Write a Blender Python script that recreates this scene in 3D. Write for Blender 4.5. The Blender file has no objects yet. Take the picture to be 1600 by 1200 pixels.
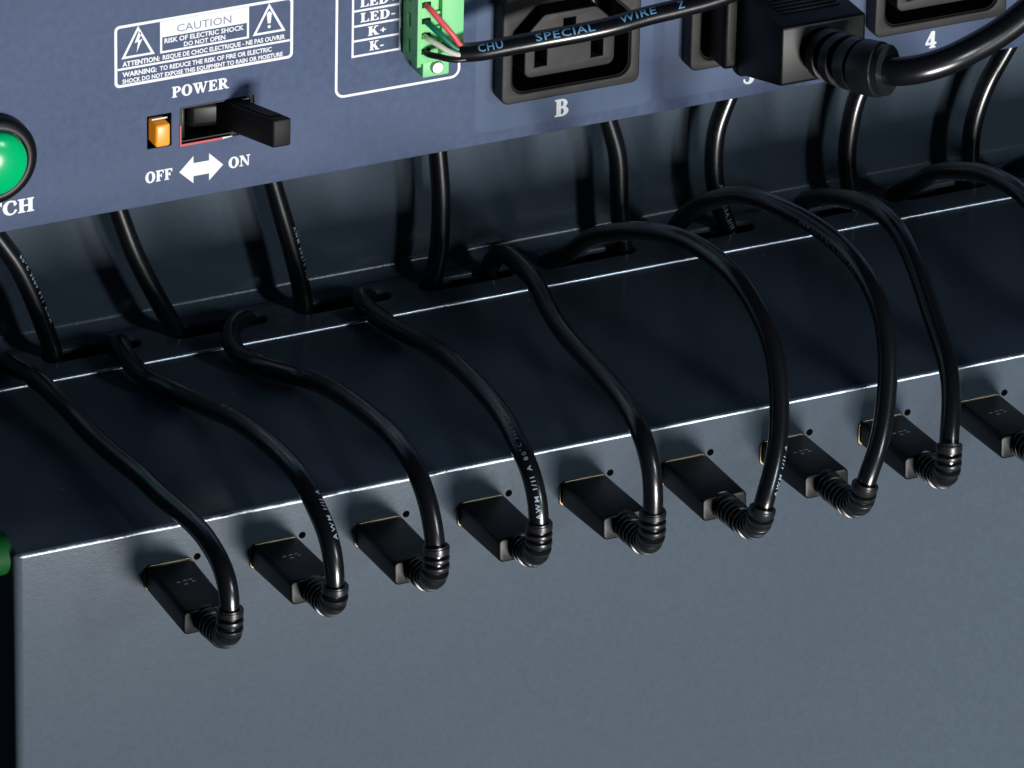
import bpy, bmesh, math, random
import numpy as np
from mathutils import Vector, Matrix

random.seed(4)
MM = 0.001
S = bpy.context.scene
C = S.collection

# ------------------------------------------------------------------ camera
CAM = np.array([-523.113, -1242.988, 729.578])
CR = np.array([0.9061042, -0.4225890, 0.0198433])
CU = np.array([0.1781062, 0.4235958, 0.8881693])
CF = np.array([0.3837361, 0.8012398, -0.4590876])
cd = bpy.data.cameras.new('camera')
co = bpy.data.objects.new('camera', cd); C.objects.link(co)
co.matrix_world = Matrix(((CR[0], CU[0], -CF[0], CAM[0]*MM), (CR[1], CU[1], -CF[1], CAM[1]*MM),
                          (CR[2], CU[2], -CF[2], CAM[2]*MM), (0, 0, 0, 1)))
cd.sensor_width = 36.0; cd.sensor_fit = 'HORIZONTAL'; cd.lens = 11458.08/1600*36.0
cd.clip_start = 0.05; cd.clip_end = 50.0
S.camera = co

# ------------------------------------------------------------------ light
w = bpy.data.worlds.new('World'); S.world = w; w.use_nodes = True
w.node_tree.nodes['Background'].inputs[0].default_value = (0.38, 0.64, 1.0, 1)
w.node_tree.nodes['Background'].inputs[1].default_value = 0.018

def area(name, pos, target, sx, sy, power, col):
    l = bpy.data.lights.new(name, 'AREA'); l.shape = 'RECTANGLE'
    l.size = sx*MM; l.size_y = sy*MM; l.energy = power; l.color = col
    o = bpy.data.objects.new(name, l); C.objects.link(o)
    o.location = Vector(pos)*MM
    d = (Vector(target)-Vector(pos)).normalized()
    o.rotation_euler = d.to_track_quat('-Z', 'Y').to_euler()
    return o
area('key_softbox', (275, -1145, -285), (100, 20, 10), 330, 200, 16.3, (1.0, 0.985, 0.965))
area('strip_softbox', (655, -1200, 430), (100, 20, 10), 120, 300, 3.7, (0.78, 0.91, 1.0))
S.view_settings.view_transform = 'Standard'; S.view_settings.look = 'None'
S.view_settings.exposure = 0.0; S.view_settings.gamma = 1.0
S.view_settings.use_curve_mapping = False
S.cycles.max_bounces = 6
try: S.cycles.use_denoising = True
except Exception: pass

# ------------------------------------------------------------------ materials
def mat(name, col, rough=0.5, metal=0.0, spec=0.5, bump=None, var=None, coat=0.0, coat_r=0.2, emit=None, sss=0.0, dust=None, big=None):
    m = bpy.data.materials.new(name); m.use_nodes = True
    nt = m.node_tree; b = nt.nodes['Principled BSDF']
    b.inputs['Base Color'].default_value = (*col, 1)
    b.inputs['Roughness'].default_value = rough; b.inputs['Metallic'].default_value = metal
    b.inputs['Specular IOR Level'].default_value = spec
    b.inputs['Coat Weight'].default_value = coat; b.inputs['Coat Roughness'].default_value = coat_r
    if sss: b.inputs['Subsurface Weight'].default_value = sss; b.inputs['Subsurface Scale'].default_value = 0.001
    if emit: b.inputs['Emission Color'].default_value = (*emit[:3], 1); b.inputs['Emission Strength'].default_value = emit[3]
    tc = nt.nodes.new('ShaderNodeTexCoord')
    if var:     # (scale, amount, roughness variation): blotchy paint
        n = nt.nodes.new('ShaderNodeTexNoise'); n.inputs['Scale'].default_value = var[0]; n.inputs['Detail'].default_value = 5
        nt.links.new(tc.outputs['Object'], n.inputs['Vector'])
        r = nt.nodes.new('ShaderNodeMapRange'); r.inputs[1].default_value = 0.3; r.inputs[2].default_value = 0.7
        r.inputs[3].default_value = 1-var[1]; r.inputs[4].default_value = 1+var[1]
        nt.links.new(n.outputs['Fac'], r.inputs[0])
        mx = nt.nodes.new('ShaderNodeMix'); mx.data_type = 'RGBA'; mx.blend_type = 'MULTIPLY'; mx.inputs[0].default_value = 1.0
        mx.inputs[6].default_value = (*col, 1); nt.links.new(r.outputs[0], mx.inputs[7])
        last = mx.outputs[2]
        if big:     # handling marks: large faint clouds
            n2 = nt.nodes.new('ShaderNodeTexNoise'); n2.inputs['Scale'].default_value = big[0]; n2.inputs['Detail'].default_value = 4; n2.inputs['Distortion'].default_value = 0.6
            nt.links.new(tc.outputs['Object'], n2.inputs['Vector'])
            rb = nt.nodes.new('ShaderNodeMapRange'); rb.inputs[1].default_value = 0.3; rb.inputs[2].default_value = 0.7
            rb.inputs[3].default_value = 1-big[1]; rb.inputs[4].default_value = 1+big[1]; nt.links.new(n2.outputs['Fac'], rb.inputs[0])
            mb = nt.nodes.new('ShaderNodeMix'); mb.data_type = 'RGBA'; mb.blend_type = 'MULTIPLY'; mb.inputs[0].default_value = 1.0
            nt.links.new(last, mb.inputs[6]); nt.links.new(rb.outputs[0], mb.inputs[7]); last = mb.outputs[2]
        if dust:    # tiny pale specks
            v = nt.nodes.new('ShaderNodeTexVoronoi'); v.inputs['Scale'].default_value = dust[0]
            nt.links.new(tc.outputs['Object'], v.inputs['Vector'])
            r2 = nt.nodes.new('ShaderNodeMapRange'); r2.inputs[1].default_value = dust[1]*0.5; r2.inputs[2].default_value = dust[1]
            r2.inputs[3].default_value = 1.0; r2.inputs[4].default_value = 0.0
            nt.links.new(v.outputs['Distance'], r2.inputs[0])
            wn = nt.nodes.new('ShaderNodeMath'); wn.operation = 'GREATER_THAN'; wn.inputs[1].default_value = 0.80
            nt.links.new(v.outputs['Color'], wn.inputs[0])
            ml = nt.nodes.new('ShaderNodeMath'); ml.operation = 'MULTIPLY'
            nt.links.new(r2.outputs[0], ml.inputs[0]); nt.links.new(wn.outputs[0], ml.inputs[1])
            m2 = nt.nodes.new('ShaderNodeMix'); m2.data_type = 'RGBA'
            nt.links.new(ml.outputs[0], m2.inputs[0]); nt.links.new(last, m2.inputs[6]); m2.inputs[7].default_value = (0.55, 0.58, 0.6, 1)
            last = m2.outputs[2]
        nt.links.new(last, b.inputs['Base Color'])
        r3 = nt.nodes.new('ShaderNodeMapRange'); r3.inputs[1].default_value = 0.3; r3.inputs[2].default_value = 0.7
        r3.inputs[3].default_value = rough-var[2]; r3.inputs[4].default_value = rough+var[2]
        nt.links.new(n.outputs['Fac'], r3.inputs[0]); nt.links.new(r3.outputs[0], b.inputs['Roughness'])
    if bump:    # list of (scale, distance mm, strength)
        prev = None
        for sc, dist, st in bump:
            n = nt.nodes.new('ShaderNodeTexNoise'); n.inputs['Scale'].default_value = sc; n.inputs['Detail'].default_value = 2
            nt.links.new(tc.outputs['Object'], n.inputs['Vector'])
            bp = nt.nodes.new('ShaderNodeBump'); bp.inputs['Strength'].default_value = st; bp.inputs['Distance'].default_value = dist*MM
            nt.links.new(n.outputs['Fac'], bp.inputs['Height'])
            if prev: nt.links.new(prev.outputs[0], bp.inputs['Normal'])
            prev = bp
        nt.links.new(prev.outputs[0], b.inputs['Normal'])
        if coat: nt.links.new(prev.outputs[0], b.inputs['Coat Normal'])
    return m

POWDER = [(1000, 0.020, 0.5), (2600, 0.016, 0.5)]
M = {}
M['panel'] = mat('panel_paint', (0.084, 0.116, 0.208), 0.62, spec=0.22, bump=[(2200, 0.03, 0.5)], var=(520, 0.14, 0.05), big=(14, 0.07))
M['field'] = mat('outlet_field_print', (0.095, 0.134, 0.228), 0.58, spec=0.22, bump=[(2200, 0.03, 0.4)], var=(120, 0.08, 0.05))
M['tray'] = mat('tray_powder_coat', (0.079, 0.104, 0.134), 0.70, spec=0.03, coat=0.32, coat_r=0.17, big=(9, 0.04), bump=POWDER, var=(900, 0.06, 0.05), dust=(190, 0.055))
M['edge'] = mat('fold_edge_glint', (0.60, 0.65, 0.72), 0.34, metal=1.0, var=(420, 0.30, 0.10), bump=[(1400, 0.05, 0.6), (160, 0.06, 0.3)])  # bright metal colour stands in for the highlight along the folds
M['white'] = mat('white_print', (0.93, 0.94, 0.96), 0.5, var=(1300, 0.09, 0.05))
M['ink'] = mat('blue_ink', (0.16, 0.19, 0.33), 0.5)
M['void'] = mat('hole_shade_black', (0.002, 0.002, 0.002), 1.0, spec=0.0)  # shade inside holes put into the colour, no gloss
M['lever'] = mat('lever_plastic', (0.007, 0.007, 0.008), 0.55, spec=0.25)
M['black'] = mat('black_plastic', (0.0035, 0.004, 0.0048), 0.42, spec=0.34, bump=[(2500, 0.02, 0.5)])
M['cord'] = mat('cord_jacket', (0.0050, 0.0055, 0.007), 0.25, spec=1.0, bump=[(420, 0.05, 0.3), (2600, 0.006, 0.5)])
M['relief'] = mat('relief_rubber', (0.014, 0.015, 0.017), 0.33, spec=0.7, bump=[(2500, 0.015, 0.5)])
M['socket'] = mat('outlet_plastic', (0.024, 0.0225, 0.022), 0.55, spec=0.4, bump=[(2200, 0.03, 0.6)], var=(300, 0.06, 0.04))
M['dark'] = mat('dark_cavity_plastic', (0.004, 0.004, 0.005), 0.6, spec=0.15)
M['gold'] = mat('brass_rim', (0.42, 0.34, 0.22), 0.40, metal=1.0, var=(260, 0.7, 0.15))
M['steel'] = mat('screw_steel', (0.62, 0.61, 0.60), 0.55, metal=1.0, bump=[(900, .2, .6)])
M['green'] = mat('terminal_green', (0.27, 0.78, 0.33), 0.45, spec=0.4, bump=[(1500, 0.03, 0.3)], sss=0.15)
M['gbtn'] = mat('green_lens', (0.0, 0.52, 0.17), 0.20, spec=0.5, emit=(0.0, 0.5, 0.17, 0.05))
M['knob'] = mat('dark_green_plastic', (0.003, 0.075, 0.014), 0.6, spec=0.2)
M['orange'] = mat('orange_lens', (0.95, 0.36, 0.03), 0.35, emit=(1.0, 0.34, 0.02, 0.30), sss=0.2)
M['red'] = mat('red_gasket', (0.62, 0.03, 0.05), 0.45)
M['gloss'] = mat('switch_gloss_black', (0.008, 0.009, 0.009), 0.35, spec=0.2)
M['wred'] = mat('wire_red', (0.90, 0.10, 0.13), 0.4)
M['wgrn'] = mat('wire_green', (0.0, 0.17, 0.10), 0.4)
M['wwht'] = mat('wire_white', (0.80, 0.77, 0.66), 0.4)
M['wblk'] = mat('wire_black', (0.010, 0.009, 0.009), 0.35)
M['sky'] = mat('cable_print_blue', (0.15, 0.37, 0.62), 0.5)
M['grey'] = mat('cable_print_grey', (0.38, 0.48, 0.58), 0.5)
M['emb'] = mat('embossed_mark', (0.55, 0.55, 0.53), 0.4)

# ------------------------------------------------------------------ object helpers
ORG = {}
def thing(name, label, cat, loc, group=None):
    o = bpy.data.objects.new(name, None); C.objects.link(o); o.empty_display_size = 0.01
    o.location = Vector(loc)*MM; o['label'] = label; o['category'] = cat
    if group: o['group'] = group
    ORG[o.name] = np.array(loc, float)
    return o
def part(name, verts, faces, m, parent, label=None, sharp=35):
    """verts in world millimetres; the part shares its thing's origin"""
    org = ORG[parent.name]
    me = bpy.data.meshes.new(name)
    me.from_pydata(((np.asarray(verts, float)-org)*MM).tolist(), [], [tuple(int(i) for i in f) for f in faces])
    me.update()
    bm = bmesh.new(); bm.from_mesh(me); bmesh.ops.recalc_face_normals(bm, faces=bm.faces); bm.to_mesh(me); bm.free()
    if sharp: me.shade_smooth(); me.set_sharp_from_angle(angle=math.radians(sharp))
    me.materials.append(M[m])
    o = bpy.data.objects.new(name, me); C.objects.link(o); o.parent = parent
    ORG[o.name] = org
    if label: o['label'] = label
    return o
def fold_glint(o, lo=14, hi=50, ymax=1e9):
    """bare, polished paint along a folded edge facing front and up"""
    me = o.data; me.materials.append(M['edge'])
    for p in me.polygons:
        n = p.normal; e = math.degrees(math.atan2(n.z, -n.y)) if n.y < -.05 and abs(n.x) < .5 else -1
        if lo < e < hi and p.center.y/MM+ORG[o.name][1] < ymax: p.material_index = 1
def copy_part(src, parent, d):
    o = src.copy(); C.objects.link(o); o.parent = parent
    o.location = src.location + Vector(d)*MM
    ORG[o.name] = ORG[parent.name]
    return o

class Geo:
    def __init__(s): s.v = []; s.f = []
    def add(s, v, f):
        n = len(s.v); s.v += [tuple(map(float, a)) for a in v]; s.f += [tuple(i+n for i in g) for g in f]; return s

def rbox(x0, x1, y0, y1, z0, z1, r=0.4, seg=3, xf=None):
    bm = bmesh.new(); bmesh.ops.create_cube(bm, size=1.0)
    for v in bm.verts:
        v.co = Vector((x0+(v.co.x+.5)*(x1-x0), y0+(v.co.y+.5)*(y1-y0), z0+(v.co.z+.5)*(z1-z0)))
    if xf:
        for v in bm.verts: v.co = Vector(xf(v.co))
    if r: bmesh.ops.bevel(bm, geom=list(bm.edges), offset=r, segments=seg, profile=0.5, affect='EDGES', clamp_overlap=True)
    bm.verts.index_update()
    out = ([tuple(v.co) for v in bm.verts], [tuple(v.index for v in f.verts) for f in bm.faces]); bm.free()
    return out

def rrect(x0, x1, z0, z1, r=1.0, n=6):
    """rounded rectangle; r a number or (bl, br, tr, tl)"""
    rr = r if isinstance(r, (tuple, list)) else (r,)*4
    P = []
    for (cx, cz, a0, q) in ((x0, z0, 180, 0), (x1, z0, 270, 1), (x1, z1, 0, 2), (x0, z1, 90, 3)):
        k = rr[q]; cx += k if cx == x0 else -k; cz += k if cz == z0 else -k
        for i in range(n+1):
            a = math.radians(a0+90*i/n); P.append((cx+k*math.cos(a), cz+k*math.sin(a)))
    return P
def chamf(x0, x1, z0, z1, c, r):
    """outlet shape: top corners cut off, bottom corners rounded"""
    P = rrect(x0, x1, z0, z1, (r, r, 0.01, 0.01), 6)[:14]
    def arc(a, b, c_, k=0.8, n=4):
        a, b, c_ = map(np.array, (a, b, c_)); u = a-b; u = u/np.hypot(*u); v = c_-b; v = v/np.hypot(*v)
        return [tuple((1-t)**2*(b+u*k)+2*t*(1-t)*b+t*t*(b+v*k)) for t in np.linspace(0, 1, n+1)]
    P += arc((x1, z0), (x1, z1-c), (x1-c, z1)) + arc((x1, z1-c), (x1-c, z1), (x0, z1))
    P += arc((x1, z1), (x0+c, z1), (x0, z1-c)) + arc((x0+c, z1), (x0, z1-c), (x0, z0))
    return P

def plate(outer, holes, depth, bevel=0.0, res=2):
    """filled outline with holes, extruded; returns 2D outline verts (u, v, w) with w in 0..depth (0 = front)"""
    cu = bpy.data.curves.new('tmp', 'CURVE'); cu.dimensions = '2D'; cu.fill_mode = 'BOTH'
    for pts in [outer]+holes:
        sp = cu.splines.new('POLY'); sp.points.add(len(pts)-1); sp.use_cyclic_u = True
        for p, q in zip(sp.points, pts): p.co = (q[0], q[1], 0, 1)
    cu.extrude = max(depth/2-bevel, 0.0); cu.bevel_depth = bevel; cu.bevel_resolution = res
    if bevel: cu.offset = -bevel
    o = bpy.data.objects.new('tmp', cu); C.objects.link(o)
    dg = bpy.context.evaluated_depsgraph_get(); me = bpy.data.meshes.new_from_object(o.evaluated_get(dg))
    bm = bmesh.new(); bm.from_mesh(me); bmesh.ops.remove_doubles(bm, verts=bm.verts, dist=1e-5)
    bm.verts.index_update()
    v = [(p.co.x, p.co.y, p.co.z+depth/2) for p in bm.verts]; f = [tuple(q.index for q in g.verts) for g in bm.faces]
    bm.free(); bpy.data.objects.remove(o); bpy.data.curves.remove(cu); bpy.data.meshes.remove(me)
    return v, f
def front(vf, Y):      # plate in the XZ plane, front at Y, going back (+Y)
    return [(a, Y+c, b) for a, b, c in vf[0]], vf[1]
def lying(vf, Z):      # plate in the XY plane, top at Z, going down
    return [(a, b, Z-c) for a, b, c in vf[0]], vf[1]

def cat(pts, step=0.8):
    """Catmull-Rom through the points, resampled by length"""
    P = np.array(pts, float); P = np.vstack([2*P[0]-P[1], P, 2*P[-1]-P[-2]]); out = []
    for i in range(1, len(P)-2):
        p0, p1, p2, p3 = P[i-1:i+3]
        d = [max(np.linalg.norm(b-a), 1e-6)**0.5 for a, b in ((p0, p1), (p1, p2), (p2, p3))]
        t0, t1 = 0, d[0]; t2 = t1+d[1]; t3 = t2+d[2]
        for t in np.linspace(t1, t2, 24, endpoint=False):
            A1 = (t1-t)/(t1-t0)*p0+(t-t0)/(t1-t0)*p1; A2 = (t2-t)/(t2-t1)*p1+(t-t1)/(t2-t1)*p2; A3 = (t3-t)/(t3-t2)*p2+(t-t2)/(t3-t2)*p3
            B1 = (t2-t)/(t2-t0)*A1+(t-t0)/(t2-t0)*A2; B2 = (t3-t)/(t3-t1)*A2+(t-t1)/(t3-t1)*A3
            out.append((t2-t)/(t2-t1)*B1+(t-t1)/(t2-t1)*B2)
    out.append(P[-2]); out = np.array(out)
    for _ in range(6): out[1:-1] = 0.25*out[:-2]+0.5*out[1:-1]+0.25*out[2:]
    return resample(out, step)
def resample(Q, step):
    Q = np.array(Q, float); s = np.r_[0, np.cumsum(np.linalg.norm(np.diff(Q, axis=0), axis=1))]
    n = max(int(s[-1]/step), 3); u = np.linspace(0, s[-1], n+1)
    return np.stack([np.interp(u, s, Q[:, k]) for k in range(3)], 1)
def smooth(Q, n):
    Q = Q.copy()
    for _ in range(n): Q[1:-1] = 0.25*Q[:-2]+0.5*Q[1:-1]+0.25*Q[2:]
    return Q
class Tube:
    def __init__(s, Q, rad, seg=20):
        s.Q = Q; n = len(Q); T = np.gradient(Q, axis=0); T /= np.linalg.norm(T, axis=1)[:, None]; s.T = T
        a = np.cross(T[0], (0.3, 0.2, 0.9)); a /= np.linalg.norm(a); N = [a]
        for i in range(1, n):
            v = N[-1]-T[i]*np.dot(N[-1], T[i]); N.append(v/np.linalg.norm(v))
        s.N = np.array(N); s.B = np.cross(T, s.N)
        s.s = np.r_[0, np.cumsum(np.linalg.norm(np.diff(Q, axis=0), axis=1))]
        s.r = np.array([rad(u) if callable(rad) else rad for u in s.s]); s.seg = seg
    def geo(s):
        v = []; f = []; k = s.seg
        for i in range(len(s.Q)):
            for j in range(k):
                a = 2*math.pi*j/k; v.append(s.Q[i]+s.r[i]*(math.cos(a)*s.N[i]+math.sin(a)*s.B[i]))
        for i in range(len(s.Q)-1):
            for j in range(k): f.append((i*k+j, i*k+(j+1) % k, (i+1)*k+(j+1) % k, (i+1)*k+j))
        f.append(tuple(range(k-1, -1, -1))); m = (len(s.Q)-1)*k; f.append(tuple(range(m, m+k)))
        return v, f
    def wrap(s, verts2, s0, turn=0.0, flip=False, lift=0.05):
        """lay flat lettering (u along, v across) on the tube's surface, facing the viewer's side, turned by degrees"""
        out = []
        i0 = int(np.searchsorted(s.s, s0)); g = -CF
        a0 = math.atan2(np.dot(g, s.B[i0]), np.dot(g, s.N[i0]))
        # across direction: which way does the angle grow as seen from the front
        side = np.cross(s.T[i0], g); grow = math.cos(a0+math.pi/2)*s.N[i0]+math.sin(a0+math.pi/2)*s.B[i0]
        sg = -1.0 if np.dot(grow, side) > 0 else 1.0
        for u, v in verts2:
            if flip: u, v = -u, -v
            q = s0+u; i = np.interp(q, s.s, np.arange(len(s.s)))
            k = min(int(i), len(s.Q)-2); w_ = i-k
            L = lambda A: A[k]*(1-w_)+A[k+1]*w_
            r = L(s.r)+lift; a = a0+math.radians(turn)*sg+sg*v/r
            out.append(L(s.Q)+r*(math.cos(a)*L(s.N)+math.sin(a)*L(s.B)))
        return out

_txt = {}
def sans(body, size, spacing=1.0, weight=0.0, cx=True, squeeze=1.0, slice_=None):
    """flat sans lettering as a 2D mesh, baseline at 0"""
    cu = bpy.data.curves.new('tmp', 'FONT'); cu.body = body; cu.size = size; cu.space_character = spacing
    cu.offset = weight; cu.resolution_u = 2; cu.fill_mode = 'FRONT'
    if cx: cu.align_x = 'CENTER'
    o = bpy.data.objects.new('tmp', cu); C.objects.link(o)
    dg = bpy.context.evaluated_depsgraph_get(); me = bpy.data.meshes.new_from_object(o.evaluated_get(dg))
    bm = bmesh.new(); bm.from_mesh(me)
    if slice_:
        for k in np.arange(-.3, 1.3, slice_/size)*size:
            bmesh.ops.bisect_plane(bm, geom=list(bm.verts)+list(bm.edges)+list(bm.faces), plane_co=(0, k, 0), plane_no=(0, 1, 0))
    bm.verts.index_update()
    v = [(p.co.x*squeeze, p.co.y) for p in bm.verts]; f = [tuple(q.index for q in h.verts) for h in bm.faces]
    bm.free(); bpy.data.objects.remove(o); bpy.data.curves.remove(cu); bpy.data.meshes.remove(me)
    return v, f

# bold serif capitals, drawn from strokes on a fine grid and outlined
def _g(ch):
    R = lambda a, b, c, d: ('r', a, b, c, d); E = lambda cx, cy, rx, ry: ('e', cx, cy, rx, ry); P = lambda *q: ('p', q)
    foot = lambda c, hw=.22: R(c-hw, 0, c+hw, .075); head = lambda c, hw=.22: R(c-hw, .925, c+hw, 1)
    st = [R(.12, 0, .36, 1), foot(.24), head(.24)]
    G = {
     'I': (.52, [R(.14, 0, .38, 1), foot(.26), head(.26)], []),
     'L': (.80, st+[R(.3, 0, .72, .085), P((.76, .36), (.78, .0), (.5, .0), (.62, .1))], []),
     'E': (.82, st+[R(.3, 0, .72, .085), P((.76, .34), (.78, 0), (.5, 0), (.62, .1)), R(.3, .915, .7, 1), P((.74, .68), (.74, 1), (.5, 1), (.6, .9)), R(.3, .465, .56, .545), R(.5, .34, .57, .67)], []),
     'F': (.78, st+[R(.3, .915, .7, 1), P((.75, .66), (.75, 1), (.5, 1), (.6, .9)), R(.3, .465, .56, .545), R(.5, .34, .57, .67)], []),
     'T': (.86, [R(.31, 0, .55, 1), foot(.43), R(.04, .915, .82, 1), P((.02, .64), (.02, 1), (.3, 1), (.16, .9)), P((.84, .64), (.84, 1), (.56, 1), (.7, .9))], []),
     'H': (1.0, [R(.12, 0, .36, 1), foot(.24), head(.24), R(.66, 0, .90, 1), foot(.78), head(.78), R(.3, .46, .7, .545)], []),
     'O': (.96, [E(.48, .5, .46, .53)], [E(.48, .5, .205, .44)]),
     'C': (.88, [E(.47, .5, .45, .53)], [E(.52, .5, .26, .44), P((.5, .5), (1.1, .86), (1.1, .16))]),
     'D': (.96, [E(.40, .5, .50, .5), R(.12, 0, .36, 1), R(.02, 0, .42, .08), R(.02, .92, .42, 1)], [E(.40, .5, .25, .42), ]),
     'P': (.82, [E(.42, .72, .37, .28)]+st, [E(.43, .72, .14, .20)]),
     'R': (.96, [E(.42, .73, .37, .27), P((.36, .48), (.58, .52), (.86, .07), (.98, .07), (.98, 0), (.68, 0))]+st, [E(.43, .73, .14, .19)]),
     'B': (.84, [E(.38, .74, .36, .26), E(.40, .28, .41, .28)]+st, [E(.40, .74, .135, .18), E(.41, .28, .155, .195)]),
     'N': (1.0, [R(.14, 0, .22, 1), foot(.18, .17), head(.16, .15), P((.04, 1), (.34, 1), (.88, .0), (.74, .0)), R(.78, .0, .86, 1), head(.82, .17)], []),
     'W': (1.36, [P((.08, 1), (.34, 1), (.55, .0), (.42, 0)), P((.66, 1), (.62, .8), (.44, 0), (.53, 0), (.72, .9)), P((.52, 1), (.78, 1), (.99, 0), (.86, 0)), P((1.18, 1), (1.26, 1), (.97, 0), (.88, 0)), head(.2, .2), head(.64, .2), head(1.2, .16)], []),
     'K': (.98, st+[P((.34, .38), (.68, 1), (.80, 1), (.38, .3)), P((.38, .62), (.56, .68), (.92, 0), (.64, 0)), head(.75, .18), foot(.80, .2)], []),
     'S': (.72, [E(.36, .73, .31, .28), E(.36, .27, .33, .28)], [E(.38, .75, .12, .17), E(.34, .25, .13, .17), P((.38, .7), (.38, .56), (.72, .5), (.72, .8)), P((.34, .3), (.34, .44), (0, .5), (0, .2))]),
     '3': (.66, [E(.31, .74, .28, .27), E(.31, .28, .31, .29)], [E(.25, .74, .13, .19), E(.23, .28, .15, .2), P((.28, .72), (0, .86), (0, .3), (.3, .34), (.2, .5))]),
     '4': (.70, [P((.36, 1), (.52, 1), (.12, .33), (.02, .33)), R(.02, .22, .68, .34), R(.34, 0, .56, 1), R(.26, 0, .64, .07)], []),
     '+': (.66, [R(.08, .37, .58, .47), R(.28, .17, .38, .67)], []), '-': (.46, [R(.06, .30, .40, .42)], []),
    }
    return G[ch]
_glyph = {}
def glyph(ch, N=36):
    if ch in _glyph: return _glyph[ch]
    wd, plus, minus = _g(ch); ss = 4; pad = .08
    nx = int((wd+2*pad)*N); ny = int((1+2*pad)*N)
    X, Y = np.meshgrid((np.arange(nx*ss)+.5)/(N*ss)-pad, (np.arange(ny*ss)+.5)/(N*ss)-pad)
    def ras(o):
        if o[0] == 'r': return (X >= o[1]) & (X <= o[3]) & (Y >= o[2]) & (Y <= o[4])
        if o[0] == 'e': return ((X-o[1])/o[3])**2+((Y-o[2])/o[4])**2 <= 1
        q = np.array(o[1]); m = np.zeros(X.shape, bool); j = len(q)-1
        for i in range(len(q)):
            (xi, yi), (xj, yj) = q[i], q[j]
            if yi != yj: m ^= ((yi > Y) != (yj > Y)) & (X < (xj-xi)*(Y-yi)/(yj-yi)+xi)
            j = i
        return m
    A = np.zeros(X.shape, bool)
    if ch in 'PRBD':          # bowl first with its counter cut, then the stem over it
        for o in plus:
            if o[0] == 'e': A |= ras(o)
        for o in minus: A &= ~ras(o)
        A &= X > .2
        for o in plus:
            if o[0] != 'e': A |= ras(o)
    else:
        for o in plus: A |= ras(o)
        for o in minus: A &= ~ras(o)
        if ch == 'C': A |= (X > .70) & (X < .78) & (Y > .62) & (Y < .98)
    D = A.reshape(ny, ss, nx, ss).mean((1, 3)); D = np.pad(D, 1)
    for _ in range(3):
        K = D.copy(); K[1:-1, 1:-1] = (D[1:-1, 1:-1]*4+D[:-2, 1:-1]+D[2:, 1:-1]+D[1:-1, :-2]+D[1:-1, 2:])/8; D = K
    V = {}; vs = []; F = []
    def vid(k, p):
        if k not in V: V[k] = len(vs); vs.append((p[0]/N-pad-.5/N, p[1]/N-pad-.5/N))
        return V[k]
    for j in range(D.shape[0]-1):
        for i in range(D.shape[1]-1):
            c = [(i, j), (i+1, j), (i+1, j+1), (i, j+1)]; d = [D[y, x]-.26 for x, y in c]
            if max(d) <= 0: continue
            f = []
            for k in range(4):
                a, b = c[k], c[(k+1) % 4]; da, db = d[k], d[(k+1) % 4]
                if da > 0: f.append(vid(a, a))
                if (da > 0) != (db > 0):
                    t = da/(da-db); f.append(vid(tuple(sorted((a, b))), (a[0]+(b[0]-a[0])*t, a[1]+(b[1]-a[1])*t)))
            if len(f) >= 3: F.append(f)
    _glyph[ch] = (vs, F, wd); return _glyph[ch]
def serif(body, height, width=None, track=.04):
    g = Geo(); x = 0; v_all = []; F = []
    for ch in body:
        v, f, wd = glyph(ch); n = len(v_all); v_all += [(a+x, b) for a, b in v]; F += [tuple(i+n for i in q) for q in f]; x += wd+track
    x -= track; k = (width/x) if width else height
    return [(a*k, b*height) for a, b in v_all], F

# ------------------------------------------------------------------ the charging tray
TX0, TX1 = -40.9, 320.0
LEDGE_Z, LEDGE_Y0, WALL_Y = 0.8, 69.3, 89.2
tray = thing('charging_tray', 'dark grey powder-coated metal tray with slotted ledge and row of charging ports', 'charging tray', (140, 45, -130))
# body: top sheet and front sheet, with soft folded edges
bm = bmesh.new(); bmesh.ops.create_cube(bm, size=1.0)
for v in bm.verts: v.co = Vector((TX0+(v.co.x+.5)*(TX1-TX0), (v.co.y+.5)*71.0, -130+(v.co.z+.5)*130))
ve = [e for e in bm.edges if all(abs(v.co.x-TX0) < 1e-3 and abs(v.co.y) < 1e-3 for v in e.verts)]
bmesh.ops.bevel(bm, geom=ve, offset=1.8, segments=6, profile=.5, affect='EDGES')
te = [e for e in bm.edges if all(abs(v.co.z) < 1e-3 for v in e.verts) and len([f for f in e.link_faces]) == 2]
bmesh.ops.bevel(bm, geom=te, offset=1.0, segments=7, profile=.5, affect='EDGES')
bm.verts.index_update()
tb0 = part('tray_body', [tuple(v.co) for v in bm.verts], [tuple(v.index for v in f.verts) for f in bm.faces], 'tray', tray, 'dark top sheet folding down into the lit grey front sheet', 40); fold_glint(tb0)
bm.free()
# slotted ledge
slots = []
for i in range(-1, 10):
    x0 = -3.0+30.0*i; x1 = x0+22.6
    slots.append(rrect(x0, x1, 79.3-2.5, 79.3+2.5, 2.45, 6)[::-1])
v, f = lying(plate([(TX0+.1, LEDGE_Y0), (TX1-.1, LEDGE_Y0), (TX1-.1, WALL_Y-3.2), (TX0+.1, WALL_Y-3.2)], slots, 1.5, 0.6, 4), LEDGE_Z)
lg0 = part('slotted_ledge', v, f, 'tray', tray, 'narrow ledge with long cable slots', 50); fold_glint(lg0, 5, 75, LEDGE_Y0+.9)
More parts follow.
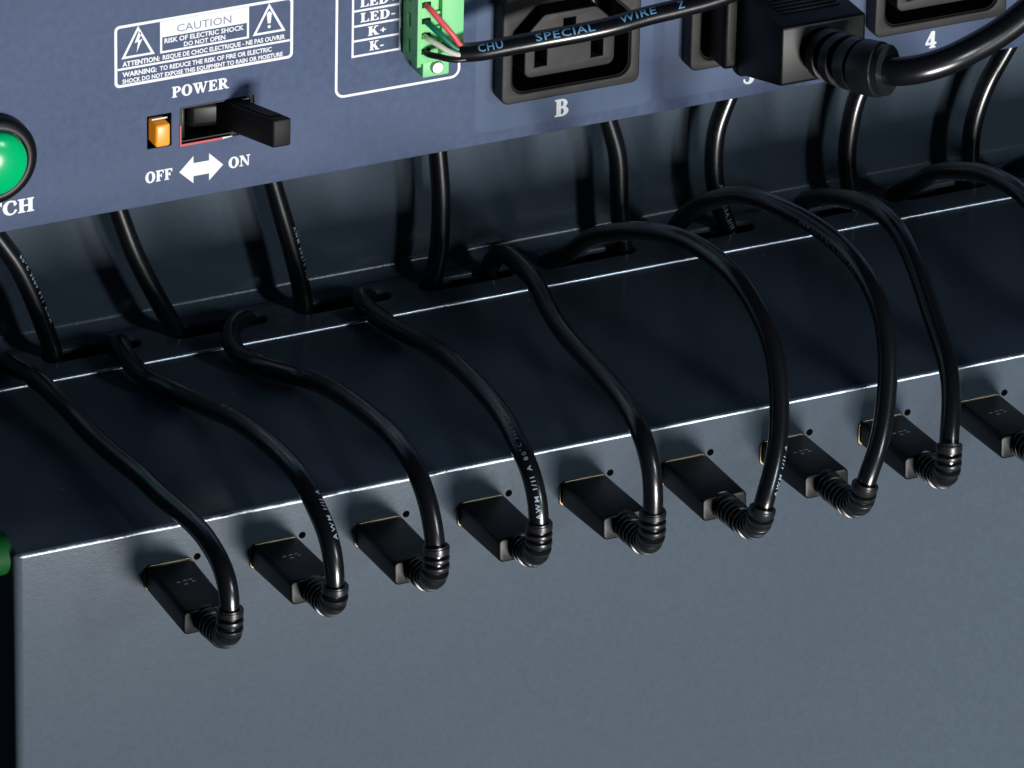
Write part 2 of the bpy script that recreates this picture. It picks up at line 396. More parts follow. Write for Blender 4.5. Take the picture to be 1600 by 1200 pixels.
# back wall with the soft bend at its foot
prof = [(WALL_Y-3.4, LEDGE_Z-.02)]
for i in range(9):
    a = math.radians(90*i/8); prof.append((WALL_Y-3.0+3.0*math.sin(a), LEDGE_Z+3.0-3.0*math.cos(a)))
prof += [(WALL_Y+.4, 60.0), (WALL_Y+.6, 130.0)]
prof2 = [(y+1.4, z-(1.4 if z < 3 else 0)) for y, z in prof[::-1]]
loop = prof+prof2; n = len(loop)
vv = [(TX0+.1, y, z) for y, z in loop]+[(TX1-.1, y, z) for y, z in loop]
ff = [(i, (i+1) % n, n+(i+1) % n, n+i) for i in range(n)]+[tuple(range(n)), tuple(range(2*n-1, n-1, -1))]
part('back_wall', vv, ff, 'tray', tray, 'upright dark back wall behind the hanging cords', 40)
part('underside', *rbox(TX0+.2, TX1-.2, 70.5, WALL_Y+1.0, -129.5, -36, .3, 2), 'tray', tray)
part('rear_sheet', *rbox(TX0+.2, TX1-.2, WALL_Y-2.0, WALL_Y+1.2, -40, LEDGE_Z-1.0, .2, 2), 'tray', tray)
PX = [-6.4+24.0*i for i in range(10)]
PZ = -11.5
ring = plate(rrect(-5.78, 5.5, -3.1, 3.0, 1.5), [rrect(-4.9, 4.9, -2.3, 2.3, 1.2)[::-1]], 1.0, 0.2, 2)
r0 = None; h0 = None
for i, x in enumerate(PX):
    if r0 is None:
        v, f = front(ring, -0.42); r0 = part('port_rim', [(a+x, b, c+PZ) for a, b, c in v], f, 'gold', tray)
        t = Tube(np.array([(0, .2, -8.8), (0, -.03, -8.8), (0, -.1, -8.8)], float), lambda u: .80 if u < .25 else .74, 20)
        v, f = t.geo(); h0 = part('indicator_hole_disc', [(a+x+6.4, b, c) for a, b, c in v], f, 'void', tray)  # black disc on the sheet, coloured as the hole's shaded inside
    else:
        copy_part(r0, tray, (x-PX[0], 0, 0)); copy_part(h0, tray, (x-PX[0], 0, 0))
t = Tube(resample([(TX0+.5, 6.6, -2.5), (TX0-5.5, 6.6, -2.5)], .5), lambda u: 4.6 if u < 5.6 else 4.0, 32)
part('side_knob', *t.geo(), 'knob', tray, 'dark green round knob on the end of the tray')

# ------------------------------------------------------------------ the control panel
PY = 71.03                     # front of the panel
panel = thing('control_panel', 'blue-grey control panel with white lettering, switch, green button and outlets', 'control panel', (120, PY, 37.5))
OX = [0.0, 45.9, 91.8]         # outlets
field_gap = 45.9
holes = [rrect(18.3, 23.9, 50.9, 58.6, .2, 2)[::-1], rrect(25.9, 43.1, 50.5, 59.4, .2, 2)[::-1]]
for ox in OX: holes.append(chamf(102.4+ox, 131.2+ox, 50.3, 71.2, 5.6, 3.0)[::-1])
v, f = front(plate(rrect(-44.0, 300, 37.5, 128, .3, 2), holes, 2.0, 0.22, 2), PY)
part('plate', v, f, 'panel', panel, 'blue-grey painted front plate', 50)
v, f = rbox(-43.5, 299.5, PY+2.0, WALL_Y-.3, 126.0, 127.5, .2, 2)
part('top_cover', v, f, 'panel', panel)
def flat(vf, x, z, lift, m, name, label=None, parent=None):
    v, f = vf
    return part(name, [(a+x, PY-lift, b+z) for a, b in v], f, m, parent or panel, label, 0)
def outline(pts_o, pts_i):
    n = len(pts_o); return list(pts_o)+list(pts_i), [(i, (i+1) % n, n+(i+1) % n, n+i) for i in range(n)]
def poly(p): return p, [tuple(range(len(p)))]
# printed fields round the outlets
for i in range(4):
    x0 = 95.7+field_gap*i
    hl = [chamf(102.0+field_gap*i, 131.6+field_gap*i, 49.9, 71.6, 5.6, 3.0)[::-1]] if i < 3 else []
    part('outlet_field', *front(plate(rrect(x0, x0+43.1, 40.3, 86, 2.2), hl, 0.004), PY-.008), 'field', panel, None, 0)
# words
for word, x0, x1, z, h in (('POWER', 24.0, 37.2, 62.1, 2.5), ('OFF', 17.8, 24.1, 42.9, 2.55), ('ON', 37.2, 42.3, 42.9, 2.5), ('SWITCH', -28.6, -7.9, 41.3, 3.2)):
    flat(serif(word, h, x1-x0), x0, z, 0.02, 'white', 'lettering', 'white printed word '+word)
for ch, x, z, h in (('B', 115.1, 41.0, 4.1), ('3', 161.6, 40.6, 4.2), ('4', 207.3, 41.2, 4.1)):
    flat(serif(ch, h, None), x, z, 0.03, 'white', 'lettering', 'white printed mark '+ch+' under an outlet')
arrow = [(25.7, 44.1), (29.0, 47.4), (29.0, 45.7), (32.65, 45.7), (32.65, 47.4), (35.95, 44.1), (32.65, 40.9), (32.65, 42.6), (29.0, 42.6), (29.0, 40.9)]
g = Geo(); g.add(*[[(a, b, 0) for a, b in arrow], [(0, 1, 9), (5, 6, 4), (2, 3, 7, 8)]])
flat(([(a, b) for a, b, _ in g.v], [(0, 1, 2, 8, 9), (2, 3, 7, 8), (3, 4, 5, 6, 7)]), 0, 0, 0.02, 'white', 'arrow_mark', 'white double-headed arrow between OFF and ON')
# caution label
cl = flat(outline(rrect(10.8, 52.2, 66.6, 81.1, 1.2), rrect(11.45, 51.55, 67.25, 80.45, .7)), 0, 0, 0.02, 'white', 'caution_label', 'white outlined caution label')
bx = lambda x0, x1, z0, z1: [(x0, z0), (x1, z0), (x1, z1), (x0, z1)]
sub = lambda vf, lift, m, name: flat(vf, 0, 0, lift, m, name, None, cl)
sub(poly(bx(11.4, 51.6, 70.62, 71.12)), .02, 'white', 'divider')
sub(outline(bx(21.3, 41.9, 73.0, 80.4), bx(21.8, 41.4, 73.5, 79.9)), .024, 'white', 'notice_frame')
sub(poly(bx(21.78, 41.42, 76.7, 79.92)), .02, 'white', 'notice_field')
def ptext(body, x, z, size, wid, m, lift, weight=0.0):
    v, f = sans(body, size, 1.0, weight, False); a = [q[0] for q in v]; lo, hi = min(a), max(a); k = wid/(hi-lo)
    sub(([(x+(q[0]-lo)*k, q[1]+z) for q in v], f), lift, m, 'small_print')
ptext('CAUTION', 25.2, 77.35, 2.55, 12.6, 'ink', .032)
ptext('RISK OF ELECTRIC SHOCK', 22.3, 75.25, 1.55, 18.4, 'white', .024, .045)
ptext('DO NOT OPEN', 26.8, 73.75, 1.5, 9.6, 'white', .026, .045)
ptext('ATTENTION:', 12.6, 71.4, 1.6, 8.6, 'white', .024, .06)
ptext('RISQUE DE CHOC ELECTRIQUE - NE PAS OUVRIR', 21.9, 71.45, 1.5, 28.4, 'white', .024, .045)
ptext('WARNING:', 12.6, 68.95, 1.6, 7.9, 'white', .024, .06)
ptext('TO REDUCE THE RISK OF FIRE OR ELECTRIC', 21.2, 69.0, 1.5, 26.0, 'white', .024, .045)
ptext('SHOCK DO NOT EXPOSE THIS EQUIPMENT TO RAIN OR MOISTURE', 12.6, 67.45, 1.4, 37.2, 'white', .024, .045)
def tri(cx, z0, hw, h, t):
    o = [(cx-hw, z0), (cx+hw, z0), (cx, z0+h)]
    i = [(cx-hw+t*1.75, z0+t), (cx+hw-t*1.75, z0+t), (cx, z0+h-t*2.1)]
    return outline(o, i)
sub(tri(16.25, 73.2, 3.85, 7.2, .52), .02, 'white', 'warning_triangle')
sub(([(16.4, 79.0), (15.45, 76.5), (16.25, 76.7), (15.9, 74.2), (17.25, 77.2), (16.45, 77.0), (17.0, 78.6)], [(0, 1, 2, 5), (2, 3, 4, 5), (0, 5, 6)]), .02, 'white', 'bolt_mark')
sub(tri(46.6, 73.3, 3.85, 7.1, .52), .02, 'white', 'warning_triangle')
sub(([(46.25, 75.7), (46.95, 75.7), (47.2, 78.0), (46.6, 78.6), (46.0, 78.0)]+[(46.6+.38*math.cos(a), 74.9+.38*math.sin(a)) for a in np.linspace(0, 2*math.pi, 12, endpoint=False)], [(0, 1, 2, 3, 4), tuple(range(5, 17))]), .022, 'white', 'exclamation_mark')
# terminal frame and table
flat(outline(rrect(62.15, 92.0, 54.9, 100, 2.2), rrect(62.75, 91.4, 55.5, 99.4, 1.6)), 0, 0, .02, 'white', 'label_frame', 'white rounded outline round the terminal block')
for z0, z1 in ((64.0, 64.5), (67.6, 68.1), (71.1, 71.6), (74.7, 75.2), (78.3, 78.8)):
    flat(poly(bx(66.5, 77.3, z0, z1)), 0, 0, .02, 'white', 'table_rule')
for x in (66.0, 77.2): flat(poly(bx(x, x+.5, 64.0, 90)), 0, 0, .024, 'white', 'table_rule')
for wd_, x, z, wid in (('K-', 70.2, 65.05, 3.5), ('K+', 69.8, 68.6, 4.5), ('LED-', 68.0, 72.1, 8.4), ('LED+', 67.9, 75.7, 8.7)):
    flat(serif(wd_, 2.15, wid), x, z, .02, 'white', 'lettering', 'white printed terminal name '+wd_)

# green push button
bc = (-18.0, 55.6)
def disc(path, rad, seg=48): return Tube(np.array(path, float), rad, seg).geo()
def lathe(c, prof, seg=48):    # prof: (radius, Y)
    v = []; f = []
    for r, y in prof:
        for j in range(seg): a = 2*math.pi*j/seg; v.append((c[0]+r*math.cos(a), y, c[1]+r*math.sin(a)))
    for i in range(len(prof)-1):
        for j in range(seg): f.append((i*seg+j, i*seg+(j+1) % seg, (i+1)*seg+(j+1) % seg, (i+1)*seg+j))
    f.append(tuple(range(seg))); f.append(tuple(range((len(prof)-1)*seg, len(prof)*seg)))
    return v, f
pb = part('push_button', *lathe(bc, [(10.2, PY+.5), (10.2, PY-1.8), (10.0, PY-2.4), (9.5, PY-2.9), (8.7, PY-3.3), (8.1, PY-3.4), (7.7, PY-3.3), (7.6, PY-2.2), (7.5, PY-2.0)]), 'black', panel, 'black round bezel of the push button')
part('button_cap', *lathe(bc, [(7.4, PY-2.1), (7.35, PY-3.3)]+[(7.3*math.cos(math.radians(a)), PY-3.4-2.6*math.sin(math.radians(a))) for a in range(5, 90, 7)]), 'gbtn', pb, 'glossy domed green cap')
# indicator lamp
g = Geo()
il = part('indicator_lamp', *front(plate(rrect(18.1, 24.1, 50.7, 58.8, .3, 2), [rrect(18.75, 23.45, 51.3, 58.1, .2, 2)[::-1]], 6.0), PY+.25), 'void', panel, 'black lamp recess left of the switch')
part('recess_floor', *rbox(18.2, 24, PY+6, PY+6.8, 50.8, 58.7, 0), 'void', il)
part('lamp_lens', *rbox(19.9, 23.3, PY-.9, PY+5.5, 51.3, 56.6, .55, 3), 'orange', il, 'orange lamp lens')
part('lamp_reflector', *rbox(19.7, 23.3, PY+.9, PY+1.3, 57.1, 57.4, 0), 'white', il)
# rocker with lever
sw = part('power_switch', *front(plate(rrect(25.7, 43.3, 50.3, 59.6, .3, 2), [rrect(26.5, 42.5, 51.2, 58.8, .3, 2)[::-1]], 9.0), PY+.5), 'gloss', panel, 'black housing of the power switch')
part('recess_floor', *rbox(25.8, 43.2, PY+7.5, PY+8.3, 50.4, 59.5, 0), 'gloss', sw)
part('rocker', *rbox(29.2, 37.5, PY+2.2, PY+8, 51.9, 58.2, 1.6, 5, lambda c: (c.x, c.y+(1.4 if c.x < 33 else 0), c.z)), 'gloss', sw, 'rounded glossy rocker')
part('switch_wall', *rbox(26.6, 27.6, PY+1.2, PY+7.6, 51.3, 58.7, .3, 2), 'gloss', sw)
part('red_gasket', *front(plate([(25.75, 50.25), (35.6, 50.25), (35.6, 50.75), (26.1, 50.75), (26.1, 55.3), (25.75, 55.3)], [], .4), PY-.22), 'red', sw, 'red gasket edge at lower left of the opening')
part('white_gasket', *front(plate([(35.7, 50.3), (38.0, 50.5), (38.0, 50.7), (35.7, 50.75)], [], .3), PY-.2), 'white', sw)
def lev(c):      # leans towards ON
    k = (PY+2-c.y); return (c.x+k*0.40, c.y, c.z+k*0.035)
v, f = rbox(35.6, 39.9, PY-13.5, PY+3, 52.2, 58.8, .5, 3, lev)
lv = part('lever', v, f, 'lever', sw, 'black lever leaning to ON')
v, f = rbox(36.3, 39.2, PY-11.5, PY-1, 58.8, 59.1, .12, 2, lev); part('lever_ridge', v, f, 'lever', lv)
g = Geo()
for x0, z0 in ((38.4, 59.0), (40.6, 58.6)): g.add(*rbox(x0, x0+1.6, PY+.5, PY+1.4, z0-.25, z0, .05, 1))
part('contact_strip', g.v, g.f, 'steel', sw)

# outlets
def outlet(ox):
    fr = front(plate(rrect(100.0+ox, 133.5+ox, 48.2, 73.7, 1.9), [chamf(102.5+ox, 131.1+ox, 50.4, 71.1, 5.6, 3.0)[::-1]], 4.4, .45, 3), PY-4.4)
    o = part('outlet', *fr, 'socket', panel, None, 45)
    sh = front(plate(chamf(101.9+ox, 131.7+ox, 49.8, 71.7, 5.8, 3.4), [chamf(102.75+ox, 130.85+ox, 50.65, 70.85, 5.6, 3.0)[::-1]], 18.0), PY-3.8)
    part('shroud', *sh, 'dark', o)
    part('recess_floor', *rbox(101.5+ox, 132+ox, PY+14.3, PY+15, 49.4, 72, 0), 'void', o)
    sl = [bx(108.4+ox, 111.3+ox, 55.7, 60.6)[::-1], bx(122.0+ox, 124.9+ox, 55.7, 60.6)[::-1], bx(115.2+ox, 118.1+ox, 61.8, 66.2)[::-1]]
    part('core', *front(plate(chamf(105.9+ox, 127.7+ox, 53.3, 68.0, 4.6, 1.8), sl, 17.0, .3, 2), PY-3.4), 'socket', o, None, 45)
    return o
for ox in OX: outlet(ox)

# terminal block
BY = 63.3
g = Geo()
g.add(*rbox(78.0, 88.8, BY+.9, PY, 63.0, 95, .25, 2))
tb = part('terminal_block', g.v, g.f, 'green', panel, 'light green pluggable terminal block')
part('terminal_block_edge', *rbox(77.95, 79.0, BY-.25, BY+3, 62.9, 95.1, .2, 2), 'green', tb)
part('terminal_block_cover', *rbox(83.6, 88.85, BY-.5, BY+3, 64.2, 95.2, .25, 2), 'green', tb)
part('flange', *rbox(80.0, 86.3, BY+1.2, PY, 59.5, 63.6, .3, 2), 'green', tb)
HZ = [66.0, 69.7, 73.2, 77.0, 80.7]
g = Geo()
for i, z in enumerate(HZ):
    part('wire_entry', *rbox(79.5, 81.5, BY+.7, BY+2, z-.62, z+.62, 0), 'dark', tb)
    if i < 4: part('cover_rib', *rbox(82.0, 83.7, BY+.3, BY+2, z+1.4, z+2.1, .1, 1), 'green', tb)
for z in (65.0, 71, 77): part('side_notch', *rbox(77.6, 78.2, 67.0, 68.0, z, z+3.2, .1, 1), 'green', tb)
part('screw', *lathe((83.3, 61.7), [(1.5, BY+1.5), (1.5, BY+.75), (1.25, BY+.45), (.5, BY+.4)], 24), 'steel', tb, 'pan-head screw in the flange')

# ------------------------------------------------------------------ signal cable
sig_c = thing('signal_cable', 'black signal cable with blue lettering ending in red, green, white and black wires', 'cable', (88, 60, 66))
sp = [(86.9, 60.0, 66.3), (90.8, 58.5, 66.6), (96.2, 57.0, 67.4), (104.4, 55.0, 68.5), (112.8, 53.5, 69.3), (119.7, 52.0, 70.4), (126.4, 50.0, 72.3), (133.1, 48.0, 73.8), (139.8, 46.0, 75.5), (146.4, 44.0, 77.9), (158, 41, 83), (168, 38, 90), (178, 36, 101), (190, 34, 122), (200, 40, 160), (206, 62, 215), (208, 90, 260)]
st = Tube(cat(sp, .7), 2.15, 24)
part('sheath', *st.geo(), 'cord', sig_c)
W = {'wred': [(80.0, 66.0, 77.0), (80.5, 63.0, 76.8), (82.7, 61.0, 73.8), (85.0, 60.0, 70.8), (87.0, 59.8, 68.0), (89.5, 59.4, 67.4)],
     'wgrn': [(80.2, 66.0, 73.1), (80.6, 63.0, 72.9), (82.0, 61.2, 71.4), (83.8, 60.2, 69.5), (85.9, 59.6, 67.6), (89.5, 59.0, 66.7)],
     'wwht': [(80.0, 66.0, 69.7), (80.3, 63.0, 69.6), (82.0, 61.0, 68.6), (83.6, 59.8, 67.5), (85.7, 59.0, 66.6), (89.5, 58.2, 66.5)],
     'wblk': [(80.2, 66.0, 66.0), (80.4, 63.0, 65.9), (82.1, 61.0, 65.8), (83.6, 59.7, 65.6), (85.6, 58.8, 65.4), (89.5, 58.2, 65.6)]}
for k, q in W.items(): part('wire', *Tube(cat(q, .4), .62 if k != 'wblk' else .7, 14).geo(), k, sig_c, {'wred': 'red', 'wgrn': 'green', 'wwht': 'white', 'wblk': 'black'}[k]+' insulated wire')
g = Geo()
for body, x, wid in (('CHU', 1.7, 5.4), ('SPECIAL', 14.3, 13.2), ('WIRE', 33.5, 8.0), ('Z', 46.3, 1.5)):
    v, f = sans(body, 2.45, 1.12, .03, False, slice_=.3); a = [q[0] for q in v]; lo, hi = min(a), max(a)
    g.add(st.wrap([((q[0]-lo)/(hi-lo)*wid+x, q[1]-.9) for q in v], 2.0, 18 if body != 'WIRE' else 24), f)
part('printing', g.v, g.f, 'sky', sig_c, 'blue printed words CHU SPECIAL WIRE', 0)

# ------------------------------------------------------------------ power cord in outlet 3
pc = thing('power_cord', 'thick black power cord with moulded plug pushed into outlet 3', 'power cord', (163, 40, 58))
part('plug_collar', *rbox(150.0, 174.5, 58.6, 75, 51.2, 70.2, 1.2, 3), 'black', pc)
part('plug_flange', *rbox(152.9, 173.6, 56.6, 61.2, 49.5, 70.9, 1.6, 4), 'black', pc)
def pt(c):       # underside rises towards the cord
    k = (58.0-c.y)/20.0
    if c.z < 60: return (c.x+(.2 if c.x < 163 else .2)*k, c.y, c.z+5.6*k)
    return (c.x, c.y, c.z-.2*k)
pbdy = part('plug_body', *rbox(153.0, 173.8, 37.6, 58.0, 50.2, 70.2, .8, 3, pt), 'black', pc, 'blocky moulded plug')
for i in range(6): part('grip_rib', *rbox(156.0, 170.5, 44.0+i*1.75, 44.45+i*1.75, 69.9, 70.45, .12, 2), 'black', pbdy)
rp = [(163.3, 40.0, 62.7), (163.4, 36.5, 63.0), (163.8, 31.0, 63.7), (164.9, 25.0, 64.7), (166.8, 20.0, 65.4), (168.6, 17.3, 65.9)]
Q = cat(rp, .15)
def rr_(u):
    if u < 3: return 5.3
    k = (u-3)/4.6; j = k-math.floor(k)
    if u > 17.6: return 6.1 if u < 22.2 else 5.6
    return 5.9 if j > .38 else 4.3
rt = Tube(Q, rr_, 36); part('strain_relief', *rt.geo(), 'relief', pc, 'ribbed strain relief', 30)
cp = [(166.8, 20.0, 65.4), (168.3, 17.6, 65.8), (170.4, 15.2, 66.2), (174.4, 13.0, 67.1), (180.1, 12.0, 68.4), (186.2, 12.0, 70.2), (192.4, 12.0, 72.7), (198.4, 12.0, 76.2), (204.4, 12.0, 80.8), (216, 13, 92), (227, 16, 108), (238, 24, 135), (246, 42, 175), (250, 70, 225), (251, 96, 262)]
part('cord', *Tube(cat(cp, .7), 3.15, 28).geo(), 'cord', pc)

# ------------------------------------------------------------------ charging cables
LOW = {
1: [(-12.9, 79.5, 2.5), (-11.8, 71.7, 3.7), (-11.3, 60.8, 5.8), (-10.6, 47.9, 6.2), (-9.6, 34.5, 5.1), (-8.7, 22.3, 5.4), (-7.9, 10.2, 6.3), (-7.5, 4.2, 6.0), (-6.9, -7.1, 6.8), (-6.5, -16.8, 7.3), (-6.4, -24.0, 6.2), (-6.4, -29.4, 4.2), (-6.4, -32.1, 0.4), (-6.4, -32.4, -3.1)],
2: [(14.4, 79.5, 1.8), (12.6, 71.6, 3.3), (11.9, 64.0, 3.3), (12.7, 55.8, 3.3), (16.5, 49.2, 2.6), (17.8, 35.4, 5.6), (17.8, 21.4, 9.6), (17.7, 8.9, 11.9), (17.7, -3.4, 13.1), (17.6, -14.1, 12.9), (17.6, -22.2, 9.6), (17.6, -27.5, 6.8), (17.6, -30.2, 3.1), (17.6, -31.3, -1.4), (17.6, -31.4, -3.3)],
3: [(45.6, 79.5, 1.3), (38.5, 72.1, 3.3), (35.4, 64.7, 3.3), (35.3, 58.1, 3.3), (38.5, 51.5, 3.3), (44.1, 43.6, 3.5), (43.3, 24.2, 9.1), (42.6, 8.1, 12.2), (42.1, -6.3, 13.8), (41.7, -16.7, 12.8), (41.6, -22.1, 10.1), (41.6, -25.5, 6.8), (41.6, -27.6, 2.7), (41.6, -29.0, -0.4)],
4: [(74.0, 79.5, 1.4), (70.1, 74.4, 3.3), (69.9, 68.0, 3.3), (71.3, 59.7, 3.3), (73.5, 49.4, 4.2), (71.7, 31.4, 8.9), (69.6, 13.5, 12.1), (67.8, -1.2, 13.7), (66.7, -10.8, 13.5), (65.7, -18.8, 11.8), (65.6, -22.4, 10.7), (65.6, -25.3, 7.7), (65.6, -27.7, 3.8), (65.6, -28.3, -0.2)],
5: [(103.6, 79.5, 4.5), (105.9, 79.5, 5.8), (105.9, 69.5, 8.0), (104.2, 56.9, 9.4), (101.8, 44.6, 9.0), (99.4, 32.1, 9.6), (96.6, 15.6, 12.0), (93.6, -2.4, 14.8), (91.2, -18.1, 16.0), (89.6, -28.1, 14.3), (89.6, -31.8, 10.2), (89.6, -33.4, 4.6), (89.6, -33.4, 0.0)],
6: [(117.8, 79.5, 1.1), (119.2, 71.3, 6.5), (119.0, 58.9, 16.3), (119.8, 46.4, 23.2), (120.5, 38.2, 27.0), (121.5, 28.6, 30.5), (122.5, 18.9, 33.0), (123.5, 9.5, 33.6), (124.4, -0.4, 32.9), (124.9, -7.5, 30.3), (124.9, -14.6, 26.8), (124.4, -20.0, 22.5), (123.3, -24.0, 17.8), (121.9, -27.5, 13.5), (119.7, -31.3, 8.6), (117.8, -33.8, 5.0), (116.2, -35.1, 2.0), (114.6, -36.3, -0.7), (113.6, -37.3, -2.4)],
7: [(149.7, 79.5, 3.4), (148.8, 68.6, 13.2), (148.3, 57.3, 20.8), (148.5, 47.3, 26.3), (148.9, 36.5, 30.1), (149.4, 26.3, 32.2), (150.0, 16.1, 33.7), (150.5, 5.7, 34.3), (150.8, -4.0, 33.5), (150.7, -12.0, 31.3), (150.2, -19.0, 27.4), (149.2, -23.4, 22.8), (147.9, -26.7, 18.8), (146.4, -29.5, 14.7), (144.7, -32.0, 11.1), (143.1, -34.0, 8.2), (141.0, -36.1, 4.5), (138.7, -37.1, 0.4), (137.6, -37.9, -1.4)],
8: [(181.2, 79.5, 3.4), (177.9, 64.4, 12.5), (176.9, 52.2, 18.2), (176.0, 40.4, 22.5), (175.2, 29.9, 25.0), (174.2, 19.0, 25.5), (173.2, 11.2, 23.3), (172.1, 4.2, 20.4), (170.6, -3.2, 17.1), (169.0, -11.0, 14.1), (167.5, -17.4, 11.7), (165.8, -22.6, 8.6), (163.9, -26.6, 4.6), (162.2, -29.2, 0.9), (161.6, -30.5, -0.2)],
9: [(205.4, 79.5, 1.3), (207.2, 74.0, 5.8), (205.7, 60.7, 15.1), (204.8, 48.0, 21.5), (204.0, 35.8, 26.5), (203.2, 24.6, 29.5), (202.4, 14.4, 31.0), (201.2, 3.3, 30.0), (199.4, -6.1, 26.1), (196.6, -14.4, 19.6), (192.9, -21.8, 12.9), (188.4, -28.4, 6.1), (185.6, -31.7, 2.0)],
}
LOW[10] = [(x+29, y, z) if y > 60 else (x+29-5.0*(60-y)/92, y, z*.92) for x, y, z in LOW[9]]
UP = {
2: [(-12.4, 79.8, 31.0), (-8.9, 79.7, 25.4), (-5.5, 79.7, 17.4), (-2.6, 79.6, 8.8), (-0.3, 79.5, 1.5)],
3: [(15.5, 79.8, 31.8), (18.5, 79.7, 22.7), (22.0, 79.7, 14.6), (25.6, 79.6, 7.0), (28.9, 79.5, 0.5)],
4: [(51.7, 79.8, 31.9), (54.8, 79.7, 20.8), (57.3, 79.6, 10.9), (59.1, 79.5, 1.2)],
5: [(91.0, 79.8, 33.0), (91.9, 79.7, 23.2), (92.0, 79.7, 14.4), (91.4, 79.6, 6.8), (90.0, 79.5, 1.5)],
6: [(133.0, 79.8, 32.1), (135.2, 79.7, 25.1), (135.7, 79.7, 19.0), (136.0, 79.6, 10.2), (137.2, 79.5, 1.1)],
7: [(162.2, 79.8, 32.8), (159.9, 79.7, 27.1), (159.3, 79.7, 19.4), (159.8, 79.6, 12.6), (161.7, 79.6, 5.1), (164.1, 79.5, 0.1)],
8: [(197.6, 79.8, 32.5), (195.2, 79.8, 27.9), (193.9, 79.7, 21.5), (193.2, 79.7, 13.2), (194.2, 79.6, 5.8), (195.7, 79.5, 1.0)],
9: [(233.2, 79.8, 32.8), (228.4, 79.7, 24.8), (225.4, 79.7, 14.0), (225.3, 79.6, 6.1), (225.9, 79.5, 1.5)],
}
UP[1] = [(-34.6, 79.8, 31.0), (-34.0, 79.7, 25.4), (-33.0, 79.7, 17.4), (-31.9, 79.6, 8.8), (-31.2, 79.5, 1.5)]; UP[10] = [(x+30, y, z) for x, y, z in UP[9]]
CAPZ = {1: -12.0}; PL = 20.5
VAR = [(0, .0), (.25, .008), (-.2, -.012), (.1, -.006), (.3, .010), (-.15, -.015), (.2, .006), (-.25, .014), (.1, -.01), (0, 0)]
LAB = {
1: 'black charging cable running in from the left edge to the leftmost plug',
2: 'black charging cable in a low wave to the second plug from the left',
3: 'black charging cable hooking tightly left out of its slot to the third plug',
4: 'black charging cable with pale lettering in the low curve to the fourth plug',
5: 'black charging cable hopping over the ledge edge to the fifth plug from the left',
6: 'black charging cable in a tall plain arch to the sixth plug from the left',
7: 'black charging cable in a tall arch with pale lettering, seventh plug from the left',
8: 'black charging cable arching steeply to the eighth plug, second from the right',
9: 'black charging cable arching out past the right edge, plug at far right',
10: 'black charging cable barely showing at the right edge beyond the last full arch',
}
def rot(v, c, ang):   # tilt about the port, in the YZ plane
    y, z = v[1]-c[0], v[2]-c[1]; return (v[0], c[0]+y*math.cos(ang)-z*math.sin(ang), c[1]+y*math.sin(ang)+z*math.cos(ang))
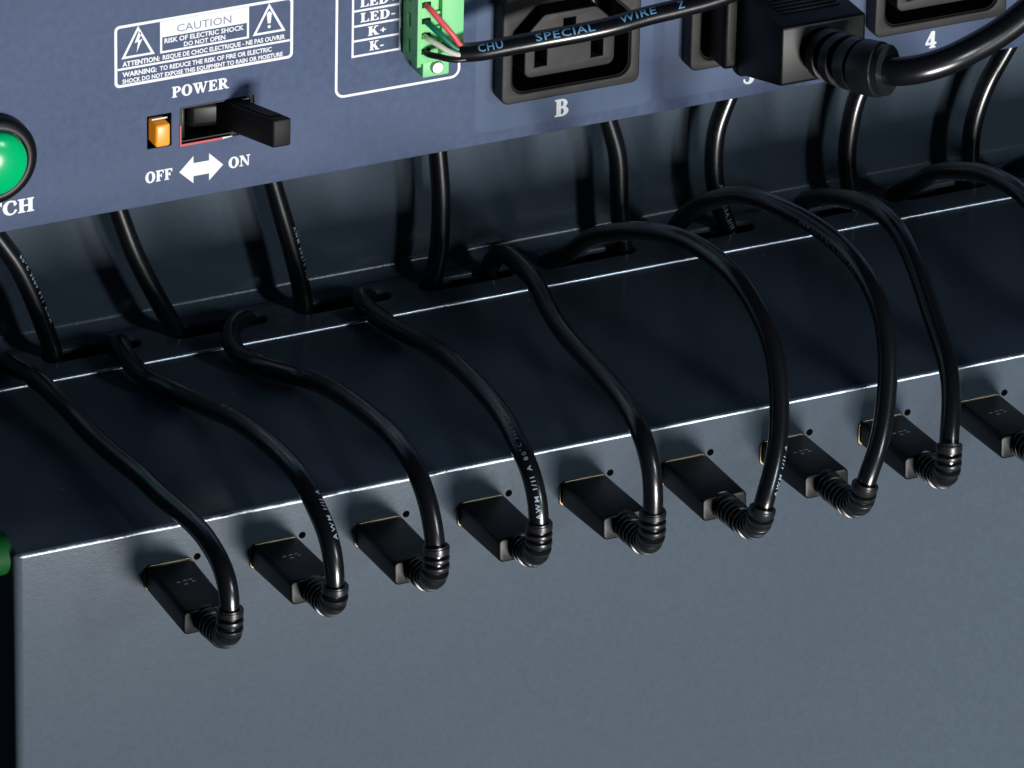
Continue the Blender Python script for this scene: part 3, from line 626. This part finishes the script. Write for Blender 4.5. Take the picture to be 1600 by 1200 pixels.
for k in range(1, 11):
    x = PX[k-1]; th = thing('charging_cable', LAB[k], 'cable', (x, 0, PZ), 'charging cables plugged along the tray')
    zc = CAPZ.get(k, -10.3)+VAR[k-1][0]; yaw = VAR[k-1][1]; ang = -math.atan2(zc-PZ, PL)
    # plug
    def tp(c):
        q = 1.0-.03*(-c.y)/PL; return (c.x*q, c.y, c.z*q)
    bm = bmesh.new(); bmesh.ops.create_cube(bm, size=1.0)
    for v_ in bm.verts: v_.co = Vector((v_.co.x*10.9, -PL*.5+v_.co.y*(PL-.8)-.4, v_.co.z*5.7))
    le = [e for e in bm.edges if abs(e.verts[0].co.y-e.verts[1].co.y) > 5]
    bmesh.ops.bevel(bm, geom=le, offset=1.25, segments=5, profile=.5, affect='EDGES')
    ee = [e for e in bm.edges if abs(e.verts[0].co.y-e.verts[1].co.y) < 1e-3 and len(e.link_faces) == 2]
    bmesh.ops.bevel(bm, geom=ee, offset=.45, segments=3, profile=.5, affect='EDGES')
    bm.verts.index_update()
    tr = lambda p_: rot((p_[0]+x-p_[1]*yaw, p_[1], p_[2]+PZ), (0, PZ), ang)
    pl_ = part('plug', [tr(tp(v_.co)) for v_ in bm.verts], [tuple(v_.index for v_ in f_.verts) for f_ in bm.faces], 'black', th, 'flat black plug')
    bm.free()
    v, f = rbox(-4.4, 4.4, -1.2, 1.0, -1.7, 1.7, .8, 3); part('metal_shell', [tr(q) for q in v], f, 'steel', pl_)
    if k in (1, 2, 7, 8, 9, 10):
        g = Geo()
        for (a, b, w_) in ((-1.9, -8.6, .9), (-.35, -8.4, .9), (.95, -8.3, .8), (1.3, -9.3, .8), (-.7, -9.8, .9)):
            g.add(*rbox(a, a+w_, b-.16, b+.16, 2.78, 2.92, .03, 1))
        part('embossed_mark', [tr(tp(Vector(q))) for q in g.v], g.f, 'emb', pl_, 'small raised mark on the plug')
    # strain relief
    L = LOW[k]; Epos = np.array(L[-1]); T = np.array(L[-3])-Epos; T /= np.linalg.norm(T)
    P0 = np.array([x+PL*yaw, -PL+1.0, zc]); od = np.array([0, -math.cos(ang), -math.sin(ang)*-1.0*0+ (zc-PZ)/PL])
    ye, ze = Epos[1], Epos[2]
    K = np.array([x+.2*(Epos[0]-x), ye-(.3 if k not in (6, 7) else -2.0), zc+.9]); d0 = P0-K; d0 /= np.linalg.norm(d0); d1 = Epos-K; l1 = np.linalg.norm(d1); d1 /= l1
    R = min(5.0, l1*.75); a, b = K+d0*R, K+d1*R; t_ = np.linspace(0, 1, 30)[:, None]
    arc = (1-t_)**3*a+3*t_*(1-t_)**2*(a-d0*R*.55)+3*t_*t_*(1-t_)*(b-d1*R*.55)+t_**3*b
    up_ = np.array(L[-2])-Epos; up_ /= np.linalg.norm(up_)
    bz = smooth(resample(np.vstack([P0, arc, Epos, Epos+up_*2]), .2), 25); bz = bz[:-10]; Epos = bz[-1]
    Qr = resample(bz, .09); tot = np.linalg.norm(np.diff(Qr, axis=0), axis=1).sum()
    def rel(u, tot=tot):
        if u > tot-1.5: return 2.90 if u < tot-.3 else 2.70
        base = 3.10-.30*(u/tot); j = ((tot-1.5-u)/1.75) % 1.0
        return base-1.15*min(1.0, 3.0*math.sin(math.pi*j/.52)) if j < .52 else base+.05*math.sin(math.pi*(j-.52)/.48)
    part('strain_relief', *Tube(Qr, rel, 28).geo(), 'relief', th, 'ribbed bent strain relief', 50)
    # cord: from inside the relief, over the ledge, through the slot and up behind the panel
    pts = [tuple(Qr[-50]), tuple(Qr[-25]), tuple(Qr[-1])]+L[::-1][1:]
    sx = L[0][0]; ux = UP[k][-1][0]
    hook = -1 if k in (2, 3, 4, 5, 1) else 1
    pts[-1] = (L[0][0], 79.4, min(L[0][2], 2.6))
    dx = {1: 2.0, 2: 3.2, 3: 1.5, 4: 2.5, 5: .6}.get(k, -.4)
    pts += [(sx+dx, 79.6, -2.2), (sx*.75+ux*.25, 80.0, -8.5), (sx*.25+ux*.75, 80.0, -8.5), (ux, 79.4, -3.0)]
    pts += UP[k][::-1][0:]
    lx, ly, lz = UP[k][0]; ddx = (UP[k][0][0]-UP[k][1][0])/(UP[k][0][2]-UP[k][1][2])
    pts += [(lx+ddx*14, 80, lz+16), (lx+ddx*18, 80, lz+40), (lx+ddx*18, 80, lz+70)]
    tb_ = Tube(smooth(cat(pts, .8), 22), 2.13, 22)
    part('cord', *tb_.geo(), 'cord', th)
    # printing
    def put(body, at, turn, flip, wid, size=1.35):
        v, f = sans(body, size, 1.45, .02, False, slice_=.3); a = [q[0] for q in v]; lo, hi = min(a), max(a); wid = (hi-lo)*1.12
        s0 = tb_.s[int(np.argmin(np.linalg.norm(tb_.Q-np.array(at), axis=1)))]
        part('printing', tb_.wrap([((q[0]-lo)/(hi-lo)*wid, q[1]-size*.36) for q in v], s0, turn, flip), f, 'grey', th, 'pale printed cable marking '+body, 0)
    if k == 7: put('AWM I/II A 80°C 300V FT1', (146.0, 16, 36.5), 28, True, 62)
    if k == 4: put('AWM I/II A 80°C 300V FT1', (65.9, -27.6, 1.2), 0, False, 58)
    if k == 2:
        put('80°C 300V FT1 AWM', (-9.5, 79.7, 26.5), -52, True, 26, 1.3); put('AWM I/II A', (17.7, -28.5, 5.4), -45, False, 16, 1.5); put('FT1 CSA', (17.9, 22, 9.4), -48, False, 14, 1.2)
    if k == 4: put('AWM 20276 I/II', (54.5, 79.7, 22), -60, True, 20, 1.3)
    if k == 7: put('AWM CSA I/II A', (159.9, 79.6, 13.5), -35, True, 15, 1.3)
    if k == 6: put('AWM I/II A', (113.75, -38.4, 1.6), -60, False, 16, 1.4)
